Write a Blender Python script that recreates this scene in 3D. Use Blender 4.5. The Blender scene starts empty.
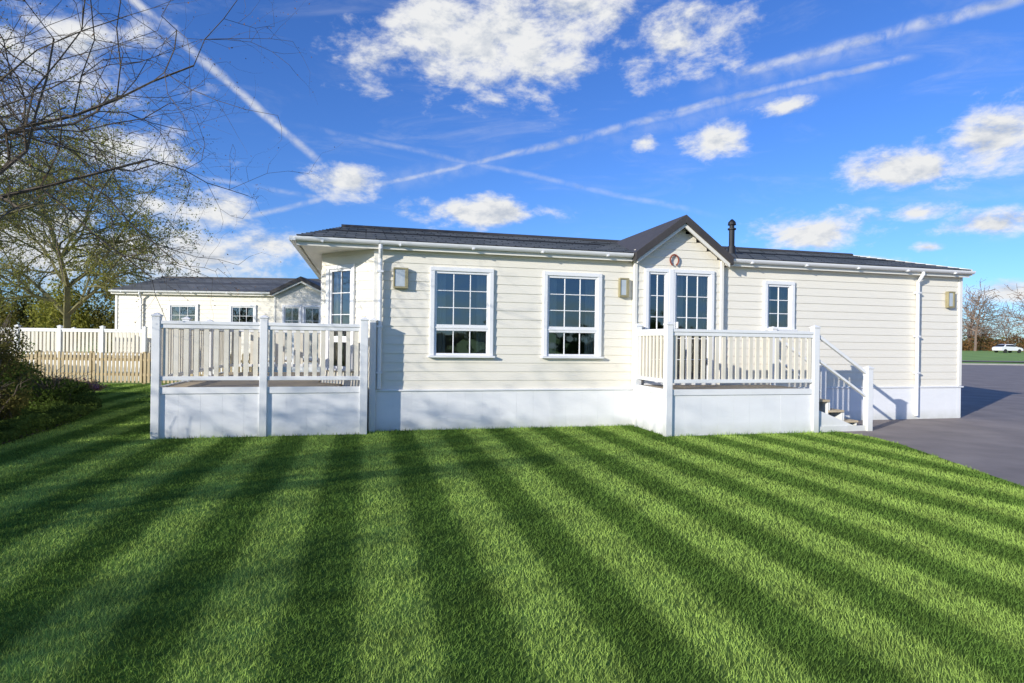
import bpy, bmesh, math, random
import numpy as np
from mathutils import Vector, Matrix

scene = bpy.context.scene
random.seed(7)
TH = math.radians(13.8)
CT, ST = math.cos(TH), math.sin(TH)
HX, HY = -2.246, 9.787          # lodge front corner (world)

def link(o, parent=None):
    scene.collection.objects.link(o)
    if parent is not None:
        o.parent = parent
    return o

def empty(name, loc=(0, 0, 0), rz=0.0):
    e = bpy.data.objects.new(name, None)
    e.location = loc
    e.rotation_euler = (0, 0, rz)
    e.empty_display_size = 0.3
    return link(e)

# ------------------------------------------------------------------ materials
def nmat(name):
    m = bpy.data.materials.new(name)
    m.use_nodes = True
    nt = m.node_tree
    for n in list(nt.nodes):
        nt.nodes.remove(n)
    out = nt.nodes.new('ShaderNodeOutputMaterial')
    return m, nt, out

def simple(name, c1, c2=None, rough=0.6, scale=4.0, stretch=(1, 1, 1), bump=0.0, bscale=None,
           metallic=0.0, spec=0.5, dirt=None, detail=6):
    m, nt, out = nmat(name)
    N, L = nt.nodes, nt.links
    b = N.new('ShaderNodeBsdfPrincipled')
    b.inputs['Roughness'].default_value = rough
    b.inputs['Metallic'].default_value = metallic
    b.inputs['Specular IOR Level'].default_value = spec
    L.new(b.outputs[0], out.inputs[0])
    tc = N.new('ShaderNodeTexCoord')
    mp = N.new('ShaderNodeMapping')
    mp.inputs['Scale'].default_value = stretch
    L.new(tc.outputs['Object'], mp.inputs[0])
    nz = N.new('ShaderNodeTexNoise')
    nz.inputs['Scale'].default_value = scale
    nz.inputs['Detail'].default_value = detail
    nz.inputs['Roughness'].default_value = 0.6
    L.new(mp.outputs[0], nz.inputs[0])
    if c2 is None:
        c2 = tuple(min(1, x * 0.88) for x in c1)
    rp = N.new('ShaderNodeValToRGB')
    rp.color_ramp.elements[0].position = 0.32
    rp.color_ramp.elements[1].position = 0.68
    rp.color_ramp.elements[0].color = (*c2, 1)
    rp.color_ramp.elements[1].color = (*c1, 1)
    L.new(nz.outputs[0], rp.inputs[0])
    col = rp.outputs[0]
    if dirt:
        # splash-back grime close to the ground: (height, colour, amount)
        sp = N.new('ShaderNodeSeparateXYZ')
        L.new(tc.outputs['Object'], sp.inputs[0])
        ma = N.new('ShaderNodeMapRange')
        ma.inputs['From Min'].default_value = dirt[0]
        ma.inputs['From Max'].default_value = 0.0
        ma.inputs['To Min'].default_value = 0.0
        ma.inputs['To Max'].default_value = dirt[2]
        L.new(sp.outputs[2], ma.inputs[0])
        n2 = N.new('ShaderNodeTexNoise')
        n2.inputs['Scale'].default_value = 6
        n2.inputs['Detail'].default_value = 6
        L.new(tc.outputs['Object'], n2.inputs[0])
        mu = N.new('ShaderNodeMath'); mu.operation = 'MULTIPLY'
        L.new(ma.outputs[0], mu.inputs[0]); L.new(n2.outputs[0], mu.inputs[1])
        mx = N.new('ShaderNodeMix'); mx.data_type = 'RGBA'
        L.new(mu.outputs[0], mx.inputs[0]); L.new(col, mx.inputs[6])
        mx.inputs[7].default_value = (*dirt[1], 1)
        col = mx.outputs[2]
    L.new(col, b.inputs['Base Color'])
    if bump > 0:
        n3 = nz
        if bscale:
            n3 = N.new('ShaderNodeTexNoise')
            n3.inputs['Scale'].default_value = bscale
            n3.inputs['Detail'].default_value = 8
            L.new(mp.outputs[0], n3.inputs[0])
        bp = N.new('ShaderNodeBump')
        bp.inputs['Strength'].default_value = bump
        bp.inputs['Distance'].default_value = 0.01
        L.new(n3.outputs[0], bp.inputs['Height'])
        L.new(bp.outputs[0], b.inputs['Normal'])
    return m

M = {}
M['clad'] = simple('cream_cladding', (0.86, 0.815, 0.70), (0.82, 0.77, 0.65), 0.5, 3, (1, 1, 22), 0.35, 5, dirt=(0.9, (0.45, 0.42, 0.3), 0.2))
M['trim'] = simple('white_upvc', (0.86, 0.86, 0.85), (0.82, 0.82, 0.81), 0.35, 2)
M['cream'] = simple('cream_trim', (0.85, 0.82, 0.74), (0.80, 0.77, 0.69), 0.45, 3)
M['skirt'] = simple('white_skirting', (0.88, 0.88, 0.87), (0.84, 0.84, 0.83), 0.5, 2.5, (1, 1, 3), 0.1, 12, dirt=(0.22, (0.34, 0.35, 0.22), 0.7))
M['post'] = simple('white_deck_post', (0.86, 0.86, 0.84), (0.81, 0.81, 0.79), 0.4, 3, dirt=(0.3, (0.35, 0.36, 0.22), 0.7))
M['balu'] = simple('cream_baluster', (0.80, 0.75, 0.63), (0.73, 0.67, 0.54), 0.5, 3)
M['plank'] = simple('deck_planks', (0.60, 0.49, 0.33), (0.44, 0.35, 0.23), 0.75, 3, (1, 12, 1), 0.3, 20)
M['dark'] = simple('dark_barge', (0.068, 0.060, 0.056), (0.050, 0.045, 0.042), 0.55, 5)
M['black'] = simple('flue_metal', (0.02, 0.02, 0.022), (0.03, 0.03, 0.03), 0.4, 6, metallic=0.4)
M['brass'] = simple('light_frame', (0.40, 0.35, 0.20), (0.32, 0.28, 0.15), 0.5, 8, metallic=0.15)
M['lens'] = simple('frosted_lens', (0.55, 0.60, 0.62), (0.45, 0.50, 0.53), 0.2, 8)
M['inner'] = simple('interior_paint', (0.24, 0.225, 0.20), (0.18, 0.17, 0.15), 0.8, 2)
M['curtain'] = simple('curtain_fabric', (0.80, 0.76, 0.66), (0.70, 0.66, 0.56), 0.9, 8)
M['rust'] = simple('horseshoe_rust', (0.30, 0.06, 0.03), (0.2, 0.05, 0.03), 0.7, 30)
M['wood'] = simple('picket_wood', (0.58, 0.46, 0.27), (0.44, 0.34, 0.19), 0.8, 3, (4, 4, 1), 0.2)
M['bark'] = simple('bark', (0.15, 0.12, 0.085), (0.08, 0.062, 0.045), 0.9, 9, (1, 1, .3), 0.5)
M['twig'] = simple('olive_twig', (0.26, 0.24, 0.10), (0.15, 0.13, 0.06), 0.9, 3)
M['fartwig'] = simple('far_twig', (0.28, 0.20, 0.15), (0.17, 0.12, 0.10), 0.9, 0.1)
M['car'] = simple('car_paint_white', (0.8, 0.8, 0.8), (0.76, 0.76, 0.77), 0.25, 1)
M['tyre'] = simple('tyre', (0.02, 0.02, 0.02), (0.03, 0.03, 0.03), 0.8, 5)
M['carglass'] = simple('car_glass', (0.02, 0.025, 0.03), (0.03, 0.035, 0.04), 0.1, 2)
M['soil'] = simple('soil', (0.13, 0.10, 0.06), (0.06, 0.05, 0.03), 0.95, 7, bump=0.9, bscale=25)
M['kerb'] = simple('kerb_concrete', (0.42, 0.40, 0.37), (0.33, 0.32, 0.29), 0.8, 3)

def glass_mat():
    m, nt, out = nmat('window_glass')
    N, L = nt.nodes, nt.links
    tr = N.new('ShaderNodeBsdfTransparent'); tr.inputs[0].default_value = (0.78, 0.81, 0.84, 1)
    gl = N.new('ShaderNodeBsdfGlossy'); gl.inputs['Roughness'].default_value = 0.02
    gl.inputs[0].default_value = (0.9, 0.95, 1, 1)
    tc = N.new('ShaderNodeTexCoord')
    nz = N.new('ShaderNodeTexNoise'); nz.inputs['Scale'].default_value = 1.6
    L.new(tc.outputs['Object'], nz.inputs[0])
    bp = N.new('ShaderNodeBump'); bp.inputs['Strength'].default_value = 0.25; bp.inputs['Distance'].default_value = 0.04
    L.new(nz.outputs[0], bp.inputs['Height'])
    L.new(bp.outputs[0], gl.inputs['Normal'])
    fr = N.new('ShaderNodeFresnel'); fr.inputs[0].default_value = 1.75
    mx = N.new('ShaderNodeMixShader')
    ad = N.new('ShaderNodeMath'); ad.operation = 'ADD'; ad.inputs[1].default_value = 0.12
    L.new(fr.outputs[0], ad.inputs[0])
    L.new(ad.outputs[0], mx.inputs[0]); L.new(tr.outputs[0], mx.inputs[1]); L.new(gl.outputs[0], mx.inputs[2])
    L.new(mx.outputs[0], out.inputs[0])
    return m
M['glass'] = glass_mat()

def roof_mat():
    m, nt, out = nmat('slate_grey_tiles')
    N, L = nt.nodes, nt.links
    b = N.new('ShaderNodeBsdfPrincipled'); b.inputs['Roughness'].default_value = 0.6
    tc = N.new('ShaderNodeTexCoord')
    br = N.new('ShaderNodeTexBrick')
    br.inputs['Scale'].default_value = 1.0
    br.inputs['Brick Width'].default_value = 0.33
    br.inputs['Row Height'].default_value = 0.28
    br.inputs['Mortar Size'].default_value = 0.012
    br.inputs['Color1'].default_value = (0.065, 0.075, 0.085, 1)
    br.inputs['Color2'].default_value = (0.115, 0.125, 0.14, 1)
    br.inputs['Mortar'].default_value = (0.012, 0.013, 0.016, 1)
    L.new(tc.outputs['Object'], br.inputs[0])
    L.new(br.outputs[0], b.inputs['Base Color'])
    L.new(b.outputs[0], out.inputs[0])
    return m
M['roof'] = roof_mat()

def leaf_mat(name, c1, c2, scale=1.5, trans=0.35):
    m, nt, out = nmat(name)
    N, L = nt.nodes, nt.links
    g = N.new('ShaderNodeNewGeometry')
    nz = N.new('ShaderNodeTexNoise'); nz.inputs['Scale'].default_value = scale; nz.inputs['Detail'].default_value = 8
    nz.inputs['Roughness'].default_value = 0.8
    L.new(g.outputs['Position'], nz.inputs[0])
    rp = N.new('ShaderNodeValToRGB')
    rp.color_ramp.elements[0].position = 0.35; rp.color_ramp.elements[1].position = 0.65
    rp.color_ramp.elements[0].color = (*c2, 1); rp.color_ramp.elements[1].color = (*c1, 1)
    L.new(nz.outputs[0], rp.inputs[0])
    d = N.new('ShaderNodeBsdfDiffuse'); t = N.new('ShaderNodeBsdfTranslucent')
    L.new(rp.outputs[0], d.inputs[0]); L.new(rp.outputs[0], t.inputs[0])
    mx = N.new('ShaderNodeMixShader'); mx.inputs[0].default_value = trans
    L.new(d.outputs[0], mx.inputs[1]); L.new(t.outputs[0], mx.inputs[2])
    L.new(mx.outputs[0], out.inputs[0])
    return m
M['leaf_y'] = leaf_mat('spring_leaf', (0.38, 0.37, 0.08), (0.22, 0.22, 0.05))
M['leaf_o'] = leaf_mat('olive_leaf', (0.24, 0.22, 0.06), (0.10, 0.095, 0.03), 0.9)
M['leaf_g'] = leaf_mat('evergreen_leaf', (0.16, 0.23, 0.05), (0.05, 0.085, 0.02), 1.4)
M['leaf_b'] = leaf_mat('russet_leaf', (0.32, 0.17, 0.07), (0.16, 0.10, 0.05), 0.3)
M['flower'] = leaf_mat('flower_petal', (0.40, 0.14, 0.38), (0.5, 0.4, 0.05), 5)

def grass_mat(name, light, dark, shade=1.0):
    """mown stripes 0.4 m wide running square to the lodge, blade-lean shading painted into the colour"""
    m, nt, out = nmat(name)
    N, L = nt.nodes, nt.links
    g = N.new('ShaderNodeNewGeometry')
    sub = N.new('ShaderNodeVectorMath'); sub.operation = 'SUBTRACT'
    sub.inputs[1].default_value = (HX, HY, 0)
    L.new(g.outputs['Position'], sub.inputs[0])
    dt = N.new('ShaderNodeVectorMath'); dt.operation = 'DOT_PRODUCT'
    dt.inputs[1].default_value = (CT, ST, 0)
    L.new(sub.outputs[0], dt.inputs[0])
    wn = N.new('ShaderNodeTexNoise'); wn.inputs['Scale'].default_value = 1.3; wn.inputs['Detail'].default_value = 8
    wn.inputs['Roughness'].default_value = 0.75
    L.new(g.outputs['Position'], wn.inputs[0])
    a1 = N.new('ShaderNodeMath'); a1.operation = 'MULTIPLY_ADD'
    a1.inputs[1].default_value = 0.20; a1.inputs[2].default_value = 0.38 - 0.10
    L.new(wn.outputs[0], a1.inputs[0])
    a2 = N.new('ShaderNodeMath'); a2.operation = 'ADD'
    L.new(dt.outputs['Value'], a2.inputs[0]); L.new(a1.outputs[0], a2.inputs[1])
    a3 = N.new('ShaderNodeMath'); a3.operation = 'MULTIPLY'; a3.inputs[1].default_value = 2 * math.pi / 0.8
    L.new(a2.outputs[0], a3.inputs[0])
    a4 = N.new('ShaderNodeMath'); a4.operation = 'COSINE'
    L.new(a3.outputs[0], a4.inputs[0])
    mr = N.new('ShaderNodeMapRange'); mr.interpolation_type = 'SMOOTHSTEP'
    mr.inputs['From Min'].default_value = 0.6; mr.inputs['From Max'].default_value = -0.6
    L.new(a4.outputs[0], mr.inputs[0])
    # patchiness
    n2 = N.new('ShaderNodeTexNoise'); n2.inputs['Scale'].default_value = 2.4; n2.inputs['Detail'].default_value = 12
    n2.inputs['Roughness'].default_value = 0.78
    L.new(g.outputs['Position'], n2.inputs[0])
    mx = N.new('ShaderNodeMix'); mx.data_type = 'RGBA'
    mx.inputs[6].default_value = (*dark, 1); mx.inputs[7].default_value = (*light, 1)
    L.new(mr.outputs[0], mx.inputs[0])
    r2 = N.new('ShaderNodeMapRange')
    r2.inputs['From Min'].default_value = 0.3; r2.inputs['From Max'].default_value = 0.7
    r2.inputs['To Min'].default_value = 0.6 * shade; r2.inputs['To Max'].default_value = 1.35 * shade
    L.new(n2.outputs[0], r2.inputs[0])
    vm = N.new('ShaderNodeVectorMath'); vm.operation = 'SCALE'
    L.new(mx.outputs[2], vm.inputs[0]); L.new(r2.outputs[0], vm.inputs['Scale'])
    d = N.new('ShaderNodeBsdfDiffuse')
    L.new(vm.outputs[0], d.inputs[0])
    L.new(d.outputs[0], out.inputs[0])
    return m
GL, GD = (0.32, 0.46, 0.095), (0.135, 0.235, 0.045)  # stripe tones: how leaning blades catch the light, put into the colour
M['blade'] = grass_mat('grass_blades', GL, GD, 1.0)
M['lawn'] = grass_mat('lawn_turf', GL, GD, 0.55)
M['field'] = simple('field_grass', (0.27, 0.43, 0.08), (0.18, 0.30, 0.06), 0.95, 0.4, detail=10)
M['asph'] = simple('asphalt', (0.32, 0.27, 0.235), (0.22, 0.185, 0.165), 0.85, 1.2, bump=0.6, bscale=90, detail=14)

# ------------------------------------------------------------------ builders
class B:
    def __init__(s, o=(0, 0), d=(1, 0)):
        s.v, s.f = [], []
        s.o = Vector((o[0], o[1], 0))
        dd = Vector((d[0], d[1], 0)).normalized()
        s.d = dd
        s.n = Vector((dd.y, -dd.x, 0))       # outward
    def P(s, a, o, z):
        q = s.o + s.d * a + s.n * o
        return (q.x, q.y, z)
    def hexa(s, p):
        k = len(s.v); s.v += [tuple(q) for q in p]
        for f in ((0, 1, 2, 3), (7, 6, 5, 4), (0, 4, 5, 1), (1, 5, 6, 2), (2, 6, 7, 3), (3, 7, 4, 0)):
            s.f.append(tuple(k + i for i in f))
    def box(s, a0, a1, o0, o1, z0, z1):
        s.hexa([s.P(a0, o0, z0), s.P(a1, o0, z0), s.P(a1, o1, z0), s.P(a0, o1, z0),
                s.P(a0, o0, z1), s.P(a1, o0, z1), s.P(a1, o1, z1), s.P(a0, o1, z1)])
    def quad(s, *p):
        k = len(s.v); s.v += [tuple(q) for q in p]
        s.f.append(tuple(range(k, k + len(p))))
    def cyl(s, x, y, z0, z1, r0, r1=None, n=16):
        r1 = r0 if r1 is None else r1
        k = len(s.v)
        for i in range(n):
            c, q = math.cos(2 * math.pi * i / n), math.sin(2 * math.pi * i / n)
            s.v.append((x + r0 * c, y + r0 * q, z0)); s.v.append((x + r1 * c, y + r1 * q, z1))
        for i in range(n):
            j = (i + 1) % n
            s.f.append((k + 2 * i, k + 2 * j, k + 2 * j + 1, k + 2 * i + 1))
        s.f.append(tuple(k + 2 * i for i in range(n))[::-1])
        s.f.append(tuple(k + 2 * i + 1 for i in range(n)))
    def tube(s, pts, r, n=8):
        pts = [Vector(p) for p in pts]
        k = len(s.v)
        for i, p in enumerate(pts):
            t = (pts[min(i + 1, len(pts) - 1)] - pts[max(i - 1, 0)]).normalized()
            a = t.cross(Vector((0.3, 1, 0.1))).normalized(); b = t.cross(a)
            for j in range(n):
                an = 2 * math.pi * j / n
                s.v.append(tuple(p + a * r * math.cos(an) + b * r * math.sin(an)))
        for i in range(len(pts) - 1):
            for j in range(n):
                j2 = (j + 1) % n
                s.f.append((k + i * n + j, k + i * n + j2, k + (i + 1) * n + j2, k + (i + 1) * n + j))
    def obj(s, name, mat, parent, bevel=0.0, fix=True):
        me = bpy.data.meshes.new(name)
        me.from_pydata(s.v, [], s.f)
        if fix:
            bm = bmesh.new(); bm.from_mesh(me)
            bmesh.ops.recalc_face_normals(bm, faces=bm.faces)
            bm.to_mesh(me); bm.free()
        me.materials.append(mat)
        o = bpy.data.objects.new(name, me)
        link(o, parent)
        if bevel:
            md = o.modifiers.new('bevel', 'BEVEL'); md.width = bevel; md.segments = 2
            md.limit_method = 'ANGLE'
        return o

def clad(b, a1, z0, z1, openings=(), pitch=0.15, lap=0.012, a0=0.0, base=0.0, top=None):
    """lapped boards with real openings; top(z)->(amin,amax) clips for gables"""
    z = z0
    while z < z1 - 1e-4:
        zt = min(z + pitch, z1)
        cuts = sorted({z, zt} | {q for o in openings for q in (o[2], o[3]) if z < q < zt})
        for c0, c1 in zip(cuts[:-1], cuts[1:]):
            mid = (c0 + c1) / 2
            lo, hi = (a0, a1) if top is None else top(mid)
            if hi <= lo:
                continue
            ints = [(lo, hi)]
            for o in openings:
                if o[2] < mid < o[3]:
                    ni = []
                    for i0, i1 in ints:
                        if o[1] <= i0 or o[0] >= i1:
                            ni.append((i0, i1)); continue
                        if o[0] > i0: ni.append((i0, o[0]))
                        if o[1] < i1: ni.append((o[1], i1))
                    ints = ni
            f0 = base + lap * (1 - (c0 - z) / pitch); f1 = base + lap * (1 - (c1 - z) / pitch)
            for i0, i1 in ints:
                b.quad(b.P(i0, f0, c0), b.P(i1, f0, c0), b.P(i1, f1, c1), b.P(i0, f1, c1))
                if c0 == z:
                    b.quad(b.P(i0, base, c0), b.P(i1, base, c0), b.P(i1, f0, c0), b.P(i0, f0, c0))
        z = zt

def window(parent, o, d, a0, a1, z0, z1, cols, rows_up, transom=None, rows_low=1, name='window',
           curtain=0.2, base=0.0, fw=0.055):
    fr = B(o, d)
    out = base + 0.05
    fr.box(a0 - 0.04, a1 + 0.04, base - 0.05, out, z1 - fw * 0.4, z1 + 0.045)
    fr.box(a0 - 0.04, a0 + fw * 0.6, base - 0.05, out, z0 - 0.02, z1 - fw * 0.4 - 0.001)
    fr.box(a1 - fw * 0.6, a1 + 0.04, base - 0.05, out, z0 - 0.02, z1 - fw * 0.4 - 0.001)
    fr.box(a0 - 0.07, a1 + 0.07, base - 0.05, out + 0.05, z0 - 0.055, z0 - 0.021)
    fr.obj(name + '_surround', M['trim'], parent, 0.006)
    # sashes
    def sash(x0, x1, q0, q1, nc, nr, tag, dark=False):
        s = B(o, d)
        w = 0.04
        i0, i1 = base - 0.03, base + 0.025
        s.box(x0, x1, i0, i1, q1 - w, q1); s.box(x0, x1, i0, i1, q0, q0 + w)
        s.box(x0, x0 + w, i0, i1 - 0.002, q0 + w, q1 - w); s.box(x1 - w, x1, i0, i1 - 0.002, q0 + w, q1 - w)
        for i in range(1, nc):
            x = x0 + w + (x1 - x0 - 2 * w) * i / nc
            s.box(x - 0.008, x + 0.008, base - 0.012, base + 0.012, q0 + w, q1 - w)
        for i in range(1, nr):
            q = q0 + w + (q1 - q0 - 2 * w) * i / nr
            s.box(x0 + w, x1 - w, base - 0.014, base + 0.010, q - 0.008, q + 0.008)
        s.obj(name + '_sash_' + tag, M['trim'], parent, 0.004)
        gq = B(o, d)
        gq.quad(gq.P(x0 + w * .5, base - 0.005, q0 + w * .5), gq.P(x1 - w * .5, base - 0.005, q0 + w * .5),
                gq.P(x1 - w * .5, base - 0.005, q1 - w * .5), gq.P(x0 + w * .5, base - 0.005, q1 - w * .5))
        gq.obj(name + '_glass_' + tag, M['glass'], parent, fix=False)
    X0, X1 = a0 + fw * 0.6, a1 - fw * 0.6
    if transom:
        sash(X0, X1, transom + 0.012, z1 - fw * .4, cols, rows_up, 'upper')
        sash(X0, X1, z0 - 0.02, transom - 0.012, cols, rows_low, 'lower')
        t = B(o, d); t.box(X0 - .001, X1 + .001, base - 0.04, base + 0.035, transom - 0.0118, transom + 0.0118)
        t.obj(name + '_transom', M['trim'], parent)
    else:
        sash(X0, X1, z0 - 0.02, z1 - fw * .4, cols, rows_up, 'pane')
    if curtain:
        for k, (c0, c1) in enumerate(((X0, X0 + curtain), (X1 - curtain, X1))):
            c = B(o, d); n = 40
            pr = None
            for i in range(n + 1):
                a = c0 + (c1 - c0) * i / n
                of = base - 0.10 + 0.025 * math.sin(i * 1.15 + k) + 0.01 * math.sin(i * 2.9)
                cur = (a, of)
                if pr:
                    c.quad(c.P(pr[0], pr[1], z0 + .02), c.P(a, of, z0 + .02), c.P(a, of, z1), c.P(pr[0], pr[1], z1))
                pr = cur
            c.obj(name + '_curtain_%d' % k, M['curtain'], parent)

def skirting(parent, o, d, L, z1=0.68, base=0.03, name='skirting', w=0.30):
    b = B(o, d); a = 0
    r = random.Random(3)
    while a < L - 1e-3:
        e = min(a + w, L)
        b.box(a + 0.0008, e - 0.0008, base - 0.02 , base + r.uniform(0, 0.002), 0.0, z1)
        a = e
    b.box(0, L, base - 0.03, base - 0.004, 0.0, z1 - .002)
    b.obj(name, M['skirt'], parent)

def wall_light(parent, o, d, a, z, w=0.22, h=0.34, base=0.02, name='wall_light'):
    b = B(o, d)
    D = base + 0.075
    b.box(a - w / 2, a + w / 2, base, base + 0.02, z - h / 2, z + h / 2)
    b.box(a - w / 2, a + w / 2, base + 0.02, D, z + h / 2 - 0.03, z + h / 2)
    b.box(a - w / 2, a + w / 2, base + 0.02, D, z - h / 2, z - h / 2 + 0.03)
    b.box(a - w / 2, a - w / 2 + 0.022, base + 0.021, D - .002, z - h / 2 + .03, z + h / 2 - .03)
    b.box(a + w / 2 - 0.05, a + w / 2, base + 0.021, D - .002, z - h / 2 + .03, z + h / 2 - .03)
    b.obj(name + '_frame', M['brass'], parent, 0.004)
    c = B(o, d)
    c.box(a - w / 2 + 0.023, a + w / 2 - 0.051, base + 0.021, D - .012, z - h / 2 + .031, z + h / 2 - .031)
    c.obj(name + '_lens', M['lens'], parent, 0.004)

def course_roof(parent, u0, u1, v0, z0, v1, z1, name, u0t=None, u1t=None):
    """front slope in overlapping tile courses; u0t/u1t = ends at the ridge"""
    u0t = u0 if u0t is None else u0t; u1t = u1 if u1t is None else u1t
    b = B(); n = 12; lip = 0.014
    for i in range(n):
        t0, t1 = i / n, (i + 1) / n
        f = lambda t, a, c: a + (c - a) * t
        A = (f(t0, u0, u0t), f(t0, v0, v1), f(t0, z0, z1) + lip)
        Bq = (f(t0, u1, u1t), f(t0, v0, v1), f(t0, z0, z1) + lip)
        C = (f(t1, u1, u1t), f(t1, v0, v1), f(t1, z0, z1))
        D = (f(t1, u0, u0t), f(t1, v0, v1), f(t1, z0, z1))
        b.quad(A, Bq, C, D)
        b.quad((A[0], A[1], A[2] - lip), (Bq[0], Bq[1], Bq[2] - lip), Bq, A)
    b.obj(name, M['roof'], parent, fix=False)

def lodge(name, loc, rz, x0, x1, chamfer, gc, gw, wins, door, lights, pipes, depth=6.0, gpk=3.87, flue=None, front_only=False):
    H = empty(name, loc, rz)
    ov = 0.12
    ridge = depth / 2
    zE, zR = 3.10, 3.86
    # front wall
    ops = [(w[0], w[1], w[2], w[3]) for w in wins]
    g0, g1 = gc - gw, gc + gw
    b = B((0, 0), (1, 0))
    clad(b, g0, 0.68, 3.0, ops, a0=x0)
    b.obj('front_cladding_a', M['clad'], H, fix=False)
    b = B((0, 0), (1, 0))
    clad(b, x1, 0.68, 3.0, ops, a0=g1)
    b.obj('front_cladding_b', M['clad'], H, fix=False)
    dops = [(q[0], q[1], q[2], q[3]) for q in door]
    b = B((0, 0), (1, 0))
    clad(b, g1, 0.68, 3.08, dops, a0=g0, base=0.07)
    sl = (gpk - 0.16 - 3.08) / (gw)
    clad(b, g1, 3.08, gpk - 0.1, (), a0=g0, base=0.07,
         top=lambda z: (g0 + max(0, (z - 3.08)) / sl, g1 - max(0, (z - 3.08)) / sl))
    b.quad(b.P(g0, 0, .68), b.P(g0, .07, .68), b.P(g0, .07, 3.2), b.P(g0, 0, 3.2))
    b.quad(b.P(g1, .07, .68), b.P(g1, 0, .68), b.P(g1, 0, 3.2), b.P(g1, .07, 3.2))
    b.obj('gable_cladding', M['clad'], H, fix=False)
    t = B()
    for x in (g0, g1):
        t.box(x - 0.03, x + 0.03, 0.02, 0.1, 0.69, 3.07)
    t.box(x1 - 0.06, x1 + 0.02, -0.06, 0.03, 0.69, 3.0)
    if not chamfer:
        t.box(x0 - 0.02, x0 + 0.06, -0.06, 0.03, 0.69, 3.0)
    else:
        t.box(x0 - 0.03, x0 + 0.05, -0.03, 0.035, 0.69, 3.0)
    t.obj('corner_trims', M['cream'], H, 0.004)
    # chamfered corners + end walls
    c = chamfer
    if c:
        p, q = (x0 - c, c), (x0, 0)
        L = math.hypot(c, c)
        cb = B(p, (1, -1))
        clad(cb, L, 0.68, 3.0, [(0.19, 0.78, 1.02, 2.72)])
        cb.obj('bay_cladding', M['clad'], H, fix=False)
        window(H, p, (1, -1), 0.19, 0.78, 1.02, 2.72, 2, 3, 1.5, 1, 'bay_window', 0.1)
        eb = B((x0 - c, depth - c), (0, -1))
        E = depth - 2 * c
        clad(eb, E, 0.68, 3.0, [(0.5, 1.9, 0.8, 2.72), (2.3, 3.7, 0.8, 2.72)])
        eb.obj('end_cladding', M['clad'], H, fix=False)
        window(H, (x0 - c, depth - c), (0, -1), 0.5, 1.9, 0.8, 2.72, 3, 4, None, 1, 'end_window_a')
        window(H, (x0 - c, depth - c), (0, -1), 2.3, 3.7, 0.8, 2.72, 3, 4, None, 1, 'end_window_b')
        bb = B((x0, depth), (-1, -1)); clad(bb, L, 0.68, 3.0); bb.obj('bay_cladding_rear', M['clad'], H, fix=False)
        skirting(H, p, (1, -1), L, name='skirting_bay'); skirting(H, (x0 - c, depth - c), (0, -1), E, name='skirting_end')
    else:
        eb = B((x0, depth), (0, -1)); clad(eb, depth, 0.68, 3.0); eb.obj('end_cladding', M['clad'], H, fix=False)
        skirting(H, (x0, depth), (0, -1), depth, name='skirting_end')
    rb = B((x1, 0), (0, 1)); clad(rb, depth, 0.68, 3.0)
    clad(rb, depth, 3.0, zR - .05, (), top=lambda z: ((z - 3.0) / (zR - 3.0) * ridge, depth - (z - 3.0) / (zR - 3.0) * ridge))
    rb.obj('right_end_cladding', M['clad'], H, fix=False)
    kb = B((x1, depth), (-1, 0)); clad(kb, x1 - x0, 0.68, 3.0); kb.obj('rear_cladding', M['clad'], H, fix=False)
    skirting(H, (x0, 0), (1, 0), x1 - x0, name='skirting_front')
    skirting(H, (x1, 0), (0, 1), depth, name='skirting_right')
    skirting(H, (x1, depth), (-1, 0), x1 - x0, name='skirting_rear')
    dt = B(); dt.box(x0, x1 + 0.05, 0.0, 0.055, 0.655, 0.683); dt.obj('drip_trim', M['trim'], H, 0.004)
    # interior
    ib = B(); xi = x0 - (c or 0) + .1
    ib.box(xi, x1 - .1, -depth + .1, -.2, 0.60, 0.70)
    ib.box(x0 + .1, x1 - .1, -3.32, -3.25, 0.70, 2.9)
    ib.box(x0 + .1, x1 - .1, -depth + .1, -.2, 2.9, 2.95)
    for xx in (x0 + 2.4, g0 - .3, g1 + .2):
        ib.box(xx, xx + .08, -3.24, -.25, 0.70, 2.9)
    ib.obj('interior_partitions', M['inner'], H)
    for i, w in enumerate(wins):
        window(H, (0, 0), (1, 0), w[0], w[1], w[2], w[3], w[4], w[5], w[6], w[7], 'window_%d' % (i + 1), w[8])
    for i, q in enumerate(door):
        window(H, (0, 0), (1, 0), q[0], q[1], q[2], q[3], q[4], q[5], None, 1, 'glazed_door_%d' % (i + 1), q[6], base=0.07, fw=0.05)
    # roof
    rl = x0 - (c + .32 if c else .1)
    rr = x1 + 0.06
    rs = rl + 0.55 if c else rl
    v0, z0 = -ov - .06, zE + .02
    zz = lambda v: z0 + (zR - z0) * (v - v0) / (ridge - v0)
    course_roof(H, rl, g0 + .02, v0, z0, ridge, zR, 'roof_tiles_a', rs)
    course_roof(H, g1 - .02, rr, v0, z0, ridge, zR, 'roof_tiles_b')
    course_roof(H, g0 + .0, g1 - .0, 0.0, zz(0.0) - .004, ridge, zR - .004, 'roof_tiles_c')
    r = B()
    r.quad((rl, depth + ov + .06, z0), (rs, ridge, zR), (rr, ridge, zR), (rr, depth + ov + .06, z0))
    r.quad((rl, depth + ov + .06, z0), (rl, v0, z0), (rs, ridge, zR))
    r.obj('roof_rear', M['roof'], H)
    rc = B(); rc.tube([(rs, ridge, zR + .005), ((rs + rr) / 2, ridge, zR + .005), (rr, ridge, zR + .005)], 0.05)
    rc.obj('ridge_tiles', M['dark'], H)
    # soffit, fascia, gutter
    s = B()
    for q0, q1 in ((rl + .05, g0 - .05), (g1 + .05, rr - .02)):
        s.box(q0, q1, -.05, ov, 2.985, 3.0)
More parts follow.
